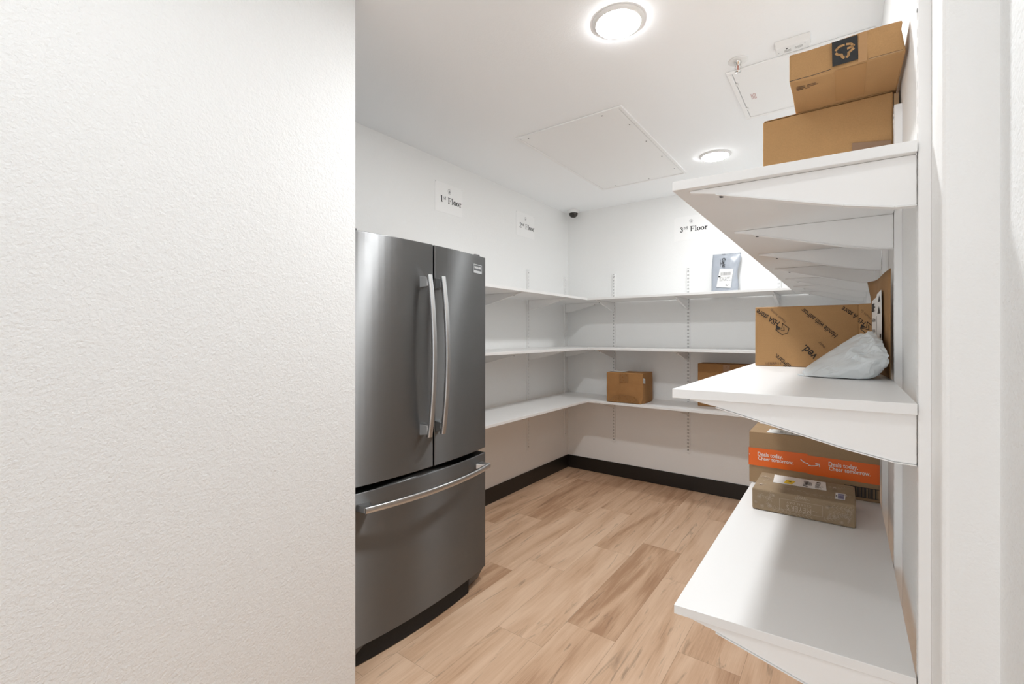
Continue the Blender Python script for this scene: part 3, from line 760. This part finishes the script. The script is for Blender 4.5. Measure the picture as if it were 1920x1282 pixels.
# 5. crumpled poly mailer in front
def crumple():
    t = thing('poly_mailer', 'crumpled pale grey plastic mailer on the middle right shelf', 'mailer', (0, 0, ZM + .0006))
    pts = [(-.094, 1.500, .002), (-.100, 1.506, .010), (-.086, 1.466, .001), (-.092, 1.560, .004), (-.090, 1.56, .022), (-.055, 1.446, .001), (-.03, 1.440, .001), (.016, 1.436, .001), (.040, 1.436, .001),
           (.058, 1.445, .008), (.0687, 1.450, .0217), (.082, 1.442, .0425), (.0875, 1.442, .056), (.0770, 1.495, .096), (.0645, 1.550, .1135), (.048, 1.590, .1165), (.028, 1.61, .1165),
           (-.030, 1.600, .070), (-.062, 1.590, .046), (-.085, 1.60, .02), (.04, 1.60, .001), (-.06, 1.60, .001), (.056, 1.425, .050), (.010, 1.440, .038), (-.04, 1.455, .020), (.060, 1.47, .085), (.030, 1.51, .086), (.066, 1.56, .05), (.03, 1.62, .09), (.07, 1.50, .01)]
    bm = bmesh.new()
    for p in pts: bm.verts.new((p[0], p[1], p[2]))
    r = bmesh.ops.convex_hull(bm, input=bm.verts[:])
    bmesh.ops.delete(bm, geom=list({g for g in r['geom_unused'] + r['geom_interior'] if isinstance(g, bmesh.types.BMVert)}), context='VERTS')
    bmesh.ops.triangulate(bm, faces=bm.faces[:])
    for lim in (0.03, 0.019, 0.0125):
        lg = [e for e in bm.edges if e.calc_length() > lim]
        if lg: bmesh.ops.subdivide_edges(bm, edges=lg, cuts=1); bmesh.ops.triangulate(bm, faces=[f for f in bm.faces if len(f.verts) > 3])
    bmesh.ops.smooth_vert(bm, verts=bm.verts[:], factor=0.4, use_axis_x=True, use_axis_y=True, use_axis_z=True)
    bm.normal_update(); rnd = random.Random(21)
    ridges = ((.052, .113, .008, .068, .009, .006), (.008, .068, .036, .050, .007, .005), (.052, .113, .078, .040, .009, .005), (.036, .050, .075, .052, .008, .004), (-.030, .052, .010, .062, .006, .003), (-.078, .010, -.058, .032, .007, .004), (-.058, .032, -.025, .010, .007, .003), (-.02, .03, .05, .022, .010, .002))
    pits = ((.036, .074, .017, -.013), (.020, .052, .012, -.007), (.060, .066, .012, -.005), (-.055, .012, .010, -.003))
    mv = []
    for v in bm.verts:
        c = v.co; k = max(0.12, min(1.0, (c.x + .03) / .08)); h = rnd.uniform(-.0017, .0017) * k
        if c.y < 1.58:
            for cx, cz, rad, dep in pits:
                dd = math.hypot(c.x - cx, c.z - cz) / rad
                if dd < 1: h += dep * (1 - dd)
            for x0, z0, x1, z1, wd, hh in ridges:
                a = Vector((x0, z0)); bb = Vector((x1, z1)); p2 = Vector((c.x, c.z)); tt = max(0, min(1, (p2 - a).dot(bb - a) / (bb - a).length_squared)); dd = (p2 - a.lerp(bb, tt)).length / wd
                if dd < 1: h += hh * (1 - dd)
        mv.append(c + v.normal * h + Vector((rnd.uniform(-1, 1), 0, rnd.uniform(-1, 1))) * .0015 * k)
    for v, c in zip(bm.verts, mv): v.co = (min(c.x, 0.0915 - .0682 * (c.y - 1.5) - .0150) if c.y > 1.485 else min(c.x, .090), c.y, max(0.0, c.z))
    # soften each crease a little without losing the flat facets
    bmesh.ops.subdivide_edges(bm, edges=bm.edges[:], cuts=2, use_grid_fill=True); bmesh.ops.triangulate(bm, faces=[f for f in bm.faces if len(f.verts) > 3])
    bmesh.ops.smooth_vert(bm, verts=[v for v in bm.verts if v.co.z > .0005], factor=0.28, use_axis_x=True, use_axis_y=True, use_axis_z=True)
    for v in bm.verts: v.co.z = max(0.0, v.co.z)
    me = bpy.data.meshes.new('bag'); bm.to_mesh(me); bm.free(); me.materials.append(M['polyw'])
    for p in me.polygons: p.use_smooth = True
    me.set_sharp_from_angle(angle=math.radians(35))
    o = bpy.data.objects.new('bag', me); COL.objects.link(o); o.parent = t
    b = MB(M['polyw']); b.hexa([(-.108, 1.497, .0004), (-.088, 1.476, .0004), (-.078, 1.50, .0004), (-.088, 1.52, .0004)], [(-.110, 1.499, .004), (-.088, 1.477, .0016), (-.078, 1.50, .006), (-.088, 1.52, .006)])
    b.build('sealed_edge', t)
crumple()

# 6. orange taped carton on the bottom shelf
t = thing('carton', 'brown carton with orange printed tape on the bottom right shelf', 'box', (-0.3045, 1.986, ZB + .0006))
carton('body', t, 0.398, 0.288, 0.197, 'kraft4', 6, 0.0006, 0.0005, bev=0.0025)
f = Face((0, -0.0016, 0), (1, 0, 0), (0, 0, 1), .0004)
b = MB(M['orange']); f.slab(b, [(-.001, .067), (.192, .067), (.192, .137), (-.001, .134)], .0004); f.slab(b, [(.1922, .064), (.3975, .062), (.3975, .130), (.1922, .132)], .0003)
b.prism([(-.0022, -.0018, .067), (-.0022, .05, .067), (-.0018, .05, .134), (-.0018, -.0018, .134)], (.0004, 0, 0))
tp = b.build('printed_tape', t); tp['label'] = 'bright orange tape with white print'
b = MB(M['tapewhite']); f = Face((0, -0.0024, 0), (1, 0, 0), (0, 0, 1), .0003)
for x0, dz in ((.030, .0), (.255, -.0015)):
    for tx, xa, xb, zz in (('Deals today.', x0, x0 + .084, .106 + dz), ('Cheer tomorrow.', x0 + .001, x0 + .118, .0905 + dz)):
        b = MB(M['tapewhite']); f.text(b, tx, (xa, zz), (xb, zz), 0, .018, 1, 1.25); b.build('tape_slogan', tp)
b = MB(M['tapewhite'])
f.line(b, [(.171, .1135), (.177, .108), (.184, .104), (.1935, .1015)], .0032)
f.line(b, [(.195, .0965), (.204, .0958), (.214, .0975), (.224, .1025)], .0032); f.line(b, [(.2285, .0965), (.2275, .1055), (.2165, .1062)], .0030); 
b.build('tape_arrow', tp); b = MB(M['tapewhite']); f.text(b, 'o', (.0005, .106), (.0035, .106), 0, .03, 1, 1.6); b.build('tape_slogan', tp)
g = Face((0, 0, .1982), (1, 0, 0), (0, 1, 0), .0004)
b = MB(M['label'], M['greyink'], M['black']); g.slab(b, [(.059, .003), (.198, .008), (.201, .072), (.062, .088)], .0003)
g2 = Face((0, 0, .1988), (1, 0, 0), (0, 1, 0), .0003)
g2.textrows(b, .10, .125, .02, .06, 4, 1, 1, 4); g2.barcode(b, .16, .185, .02, .055, 1, 1, 12); g2.rect(b, .138, .143, .012, .06, 1, 1); g2.rect(b, .066, .071, .070, .078, 2, 1)
b.build('shipping_label', t)
b = MB(M['label'], M['greyink']); g.slab(b, [(.010, .188), (.056, .182), (.050, .272), (.008, .276)], .0003); g2.rect(b, .016, .048, .20, .262, 1, .6); g2.rect(b, .0175, .0465, .203, .259, 0, 1.4)
q = b.build('return_label', t); q['label'] = 'small white label on the box top'
b = MB(M['yellow'], M['black']); g.slab(b, [(.10, .105), (.20, .10), (.20, .135), (.095, .16)], .0003); 
for i in range(8): g2.quad(b, [(.102 + i * .011, .112), (.107 + i * .011, .112), (.103 + i * .011, .145), (.098 + i * .011, .145)], 1, 1)
b.build('warning_label', t)
b = MB(M['black']); f = Face((0, -0.0016, 0), (1, 0, 0), (0, 0, 1), .0004); f.line(b, [(.300, .046), (.396, .0455)], .002); f.line(b, [(.300, .012), (.396, .012)], .002)
f.barcode(b, .302, .394, .013, .045, 0, 1, 30); b.build('printed_barcode', t)

# 7. small printed carton in front of it
t = thing('carton', 'low brown carton with pale botanical print, in front of the orange taped carton', 'box', (-0.250, 1.684, ZB + .0006))
carton('body', t, 0.274, 0.216, 0.0685, 'kraft5', 7, 0.0014, 0.0012, bev=0.005)
f = Face((0, -0.0026, 0), (1, 0, 0), (0, 0, 1), .0005)
b = MB(M['palepr']); f.line(b, [(.079, .017), (.193, .017), (.193, .051), (.079, .051)], .0009, closed=True)
f.text(b, "MEYER'S", (.164, .0345), (.098, .0345), 0, .0, 1, 1.2); f.text(b, 'CLEAN DAY', (.164, .0455), (.0985, .0455), 0, .0, 1, 1.0, 1.4)
f.line(b, [(.168, .0295), (.179, .0285)], .0012)
rnd = random.Random(3)
def sprig(fc, x, y, s_, a):
    fc.line(b, [(x, y), (x + s_ * math.cos(a), y + s_ * math.sin(a))], .0006)
    for k in range(5):
        px, py = x + s_ * (k + 1) / 5 * math.cos(a), y + s_ * (k + 1) / 5 * math.sin(a)
        for sg in (-1, 1):
            a2 = a + sg * .8; fc.line(b, [(px, py), (px + s_ * .22 * math.cos(a2), py + s_ * .22 * math.sin(a2))], .0008)
def flower(fc, x, y, r):
    for k in range(6):
        a = k * PI / 3; fc.line(b, [(x + r * .5 * math.cos(a) + r * .45 * math.cos(q), y + r * .5 * math.sin(a) + r * .45 * math.sin(q)) for q in [i * PI / 3 for i in range(6)]], .0005, closed=True)
    fc.quad(b, [(x + r * .25 * math.cos(q), y + r * .25 * math.sin(q)) for q in [i * PI / 3 for i in range(6)]], 0, 1.7)
for x, y, r in ((.022, .044, .007), (.050, .020, .006), (.205, .050, .006), (.222, .026, .0055), (.252, .030, .006), (.256, .050, .0055), (.240, .012, .005), (.062, .056, .005), (.030, .016, .006), (.012, .026, .005)): flower(f, x, y, r)
for x, y, s_, a in ((.206, .052, .05, .05), (.210, .040, .045, -.2), (.225, .020, .035, .6), (.066, .010, .03, 2.4), (.255, .010, .02, 1.3), (.016, .054, .04, -.3), (.045, .034, .03, 1.2), (.188, .010, .04, .3), (.11, .0095, .05, .05), (.12, .0085, .05, 3.0), (.115, .058, .03, .2), (.16, .060, .03, 2.9), (.205, .012, .02, 1.2), (.262, .036, .02, 1.4)): sprig(f, x, y, s_, a)
g = Face((0, 0, .0702), (1, 0, 0), (0, 1, 0), .0005)
for x, y, r in ((.02, .05, .02), (.22, .15, .018), (.25, .08, .016), (.02, .15, .016)): flower(g, x, y, r)
for x, y, s_, a in ((.06, .04, .08, .1), (.13, .03, .09, .05), (.10, .22, .08, -.1), (.21, .12, .06, .9), (.02, .09, .05, 1.2)): sprig(g, x, min(y, .18), s_, a)
q = b.build('printed_pattern', t); q['label'] = 'pale botanical line print and upside-down lettering'
b = MB(M['label'], M['yellow'], M['black']); g.slab(b, [(.050, .096), (.200, .100), (.195, .198), (.044, .196)], .0004)
g2 = Face((0, 0, .0709), (1, 0, 0), (0, 1, 0), .0003); g2.quad(b, [(.080, .105), (.104, .104), (.112, .150), (.084, .150)], 1, 1); g2.rect(b, .092, .100, .130, .138, 2, 2)
g2.textrows(b, .135, .155, .106, .182, 5, 2, 1, 3); g2.barcode(b, .140, .158, .125, .165, 2, 1, 8); g2.rect(b, .170, .182, .170, .182, 2, 1); g2.textrows(b, .168, .190, .110, .165, 6, 2, 1, 8)
b.build('shipping_label', t)
b = MB(M['label'], M['inkpurple'], M['black']); g.slab(b, [(.224, .028), (.248, .030), (.250, .096), (.224, .096)], .0004); g2.barcode(b, .230, .246, .034, .090, 1, 1, 14, False, 5); g2.rect(b, .2255, .2275, .05, .07, 2, 1)
q = b.build('barcode_label', t); q['label'] = 'small white barcode sticker'

# 8. small carton on the back shelf
t = thing('carton', 'small taped brown carton on the bottom back shelf', 'box', (-1.658, 3.640, ZB + .0006), math.radians(1.5))
def wp8(p):
    x, y, z = p
    if z > .2 and y > .05: z -= 0.006 * math.sin(PI * min(1, x / .317))
    if x > .27 and z < .05 and y < .05: x -= .012 * (1 - z / .05)
    return (x, y, z)
carton('body', t, 0.315, 0.262, 0.253, 'kraft3', 8, 0.004, 0.004, n=12, bev=0.005, warp=wp8)
f = Face((0, -0.0062, 0), (1, 0, 0), (0, 0, 1), .0005)
b = MB(M['ktape'])
f.slab(b, [(.118, .172), (.196, .172), (.196, .249), (.118, .249)], .0004); f.slab(b, [(.112, .004), (.192, .004), (.192, .070), (.118, .068)], .0004)
f.slab(b, [(.02, .004), (.110, .004), (.116, .068), (.06, .050)], .0003); f.slab(b, [(.194, .070), (.25, .055), (.288, .012), (.28, .004), (.194, .004)], .0003)
q = b.build('tape', t); q['label'] = 'glossy dark brown packing tape'
b = MB(M['label'], M['greyink']); e = Face((.3195, 0, 0), (0, 1, 0), (0, 0, 1), .0006); e.slab(b, [(.004, .172), (.05, .165), (.05, .205), (.004, .215)], .0004); e2 = Face((.3203, 0, 0), (0, 1, 0), (0, 0, 1), .0004); e2.textrows(b, .01, .045, .172, .202, 4, 1, 1, 6)
b.build('shipping_label', t)
b = MB(M['label']); g = Face((0, 0, .2575), (1, 0, 0), (0, 1, 0), .0006); g.slab(b, [(.01, .02), (.14, .02), (.15, .15), (.02, .15)], .0004); b.build('top_label', t)

# 9. carton against the back wall
t = thing('carton', 'plain brown carton at the back wall, partly hidden by the near middle shelf', 'box', (-0.966, 3.862, ZB + .0006))
carton('body', t, 0.42, 0.160, 0.341, 'kraft3', 9, 0.001, 0.001)
b = MB(M['ktape']); f = Face((0, -0.0022, 0), (1, 0, 0), (0, 0, 1), .0004); f.slab(b, [(.19, .27), (.24, .27), (.24, .339), (.19, .339)], .0003); b.build('tape', t)

# 10. blue-grey poly mailer on the back top shelf
t = thing('poly_mailer', 'flat blue-grey plastic mailer with white shipping label on the top back shelf', 'mailer', (-0.885, 3.955, ZT + .0006))
lean = 0.055
def pm(u, w):
    wl = .190 + .016 * w + (.006 * math.sin(w * 9) if u > .5 else 0)
    return (u * wl + .002 * math.sin(w * 8), w * .335 - .004 * u)
b = MB(M['bluegrey']); nu, nw = 22, 30; grid = []
for side in (0, 1):
    for i in range(nu + 1):
        for j in range(nw + 1):
            u, w = i / nu, j / nw; x, z = pm(u, w); pr_ = (max(0, 1 - (2 * u - 1) ** 4) * max(0, 1 - (2 * w - 1) ** 4)) ** .6
            y = lean * w; q = Vector((u * 3.2, w * 4.5, 2.0)); wr = (noise.noise(q) * .005 + abs(noise.noise(q * 2.1)) * .004) * (.35 + pr_)
            grid.append((x, y + (-.009 * pr_ - .0006 - wr if side else .005 * pr_), z + .0006))
n1 = (nu + 1) * (nw + 1); fs = []
for side in (0, 1):
    for i in range(nu):
        for j in range(nw):
            a = side * n1 + i * (nw + 1) + j; fs.append((a, a + 1, a + nw + 2, a + nw + 1))
for i in range(nu):
    for j in (0, nw): a = i * (nw + 1) + j; fs.append((a, a + nw + 1, n1 + a + nw + 1, n1 + a))
for j in range(nw):
    for i in (0, nu): a = i * (nw + 1) + j; fs.append((a, a + 1, n1 + a + 1, n1 + a))
b.add(grid, fs, 0, True); b.build('bag', t)
up = Vector((0, lean, .335)).normalized(); f = Face((0, -.0165, .0), (1, 0, 0), up, .0005)
b = MB(M['label'], M['greyink'], M['black']); f.slab(b, [(.042, .062), (.148, .050), (.163, .205), (.062, .212)], .0004)
f2 = Face((0, -.0175, .0), (1, 0, 0), up, .0005)
f2.barcode(b, .070, .148, .155, .182, 1, 1, 22); f2.textrows(b, .062, .148, .110, .145, 4, 1, 1, 2); f2.rect(b, .054, .070, .143, .153, 2, 1); f2.textrows(b, .11, .14, .065, .085, 2, 1, 1, 7)
q = b.build('shipping_label', t)
b = MB(M['black']); f2.text(b, 'Coyiti', (.078, .302), (.078, .226), 0, .03, 1, 1.1); f2.textrows(b, .064, .070, .230, .29, 14, 0, 1, 3, .5); f2.rect(b, .072, .100, .331, .334, 0, 1)
b.build('brand_lettering', t)

# ------------------------------------------------------------------ camera, world, view
cam = bpy.data.cameras.new('camera'); co = bpy.data.objects.new('camera', cam); COL.objects.link(co)
co.location = (0, 0, 1.33); co.rotation_euler = (PI / 2, 0, math.radians(36.2))
cam.sensor_width = 36.0; cam.lens = 855.0 / 1920 * 36; cam.shift_y = -13.9 / 1920; cam.clip_start = 0.01
SC.camera = co
w = bpy.data.worlds.new('world'); w.use_nodes = True; w.node_tree.nodes['Background'].inputs[0].default_value = (0.93, 0.97, 1.0, 1); w.node_tree.nodes['Background'].inputs[1].default_value = 0.8
SC.world = w
SC.view_settings.view_transform = 'Standard'; SC.view_settings.look = 'None'; SC.view_settings.gamma = 1.0; SC.view_settings.use_curve_mapping = False
SC.view_settings.exposure = 1.40
SC.cycles.max_bounces = 20; SC.cycles.diffuse_bounces = 8
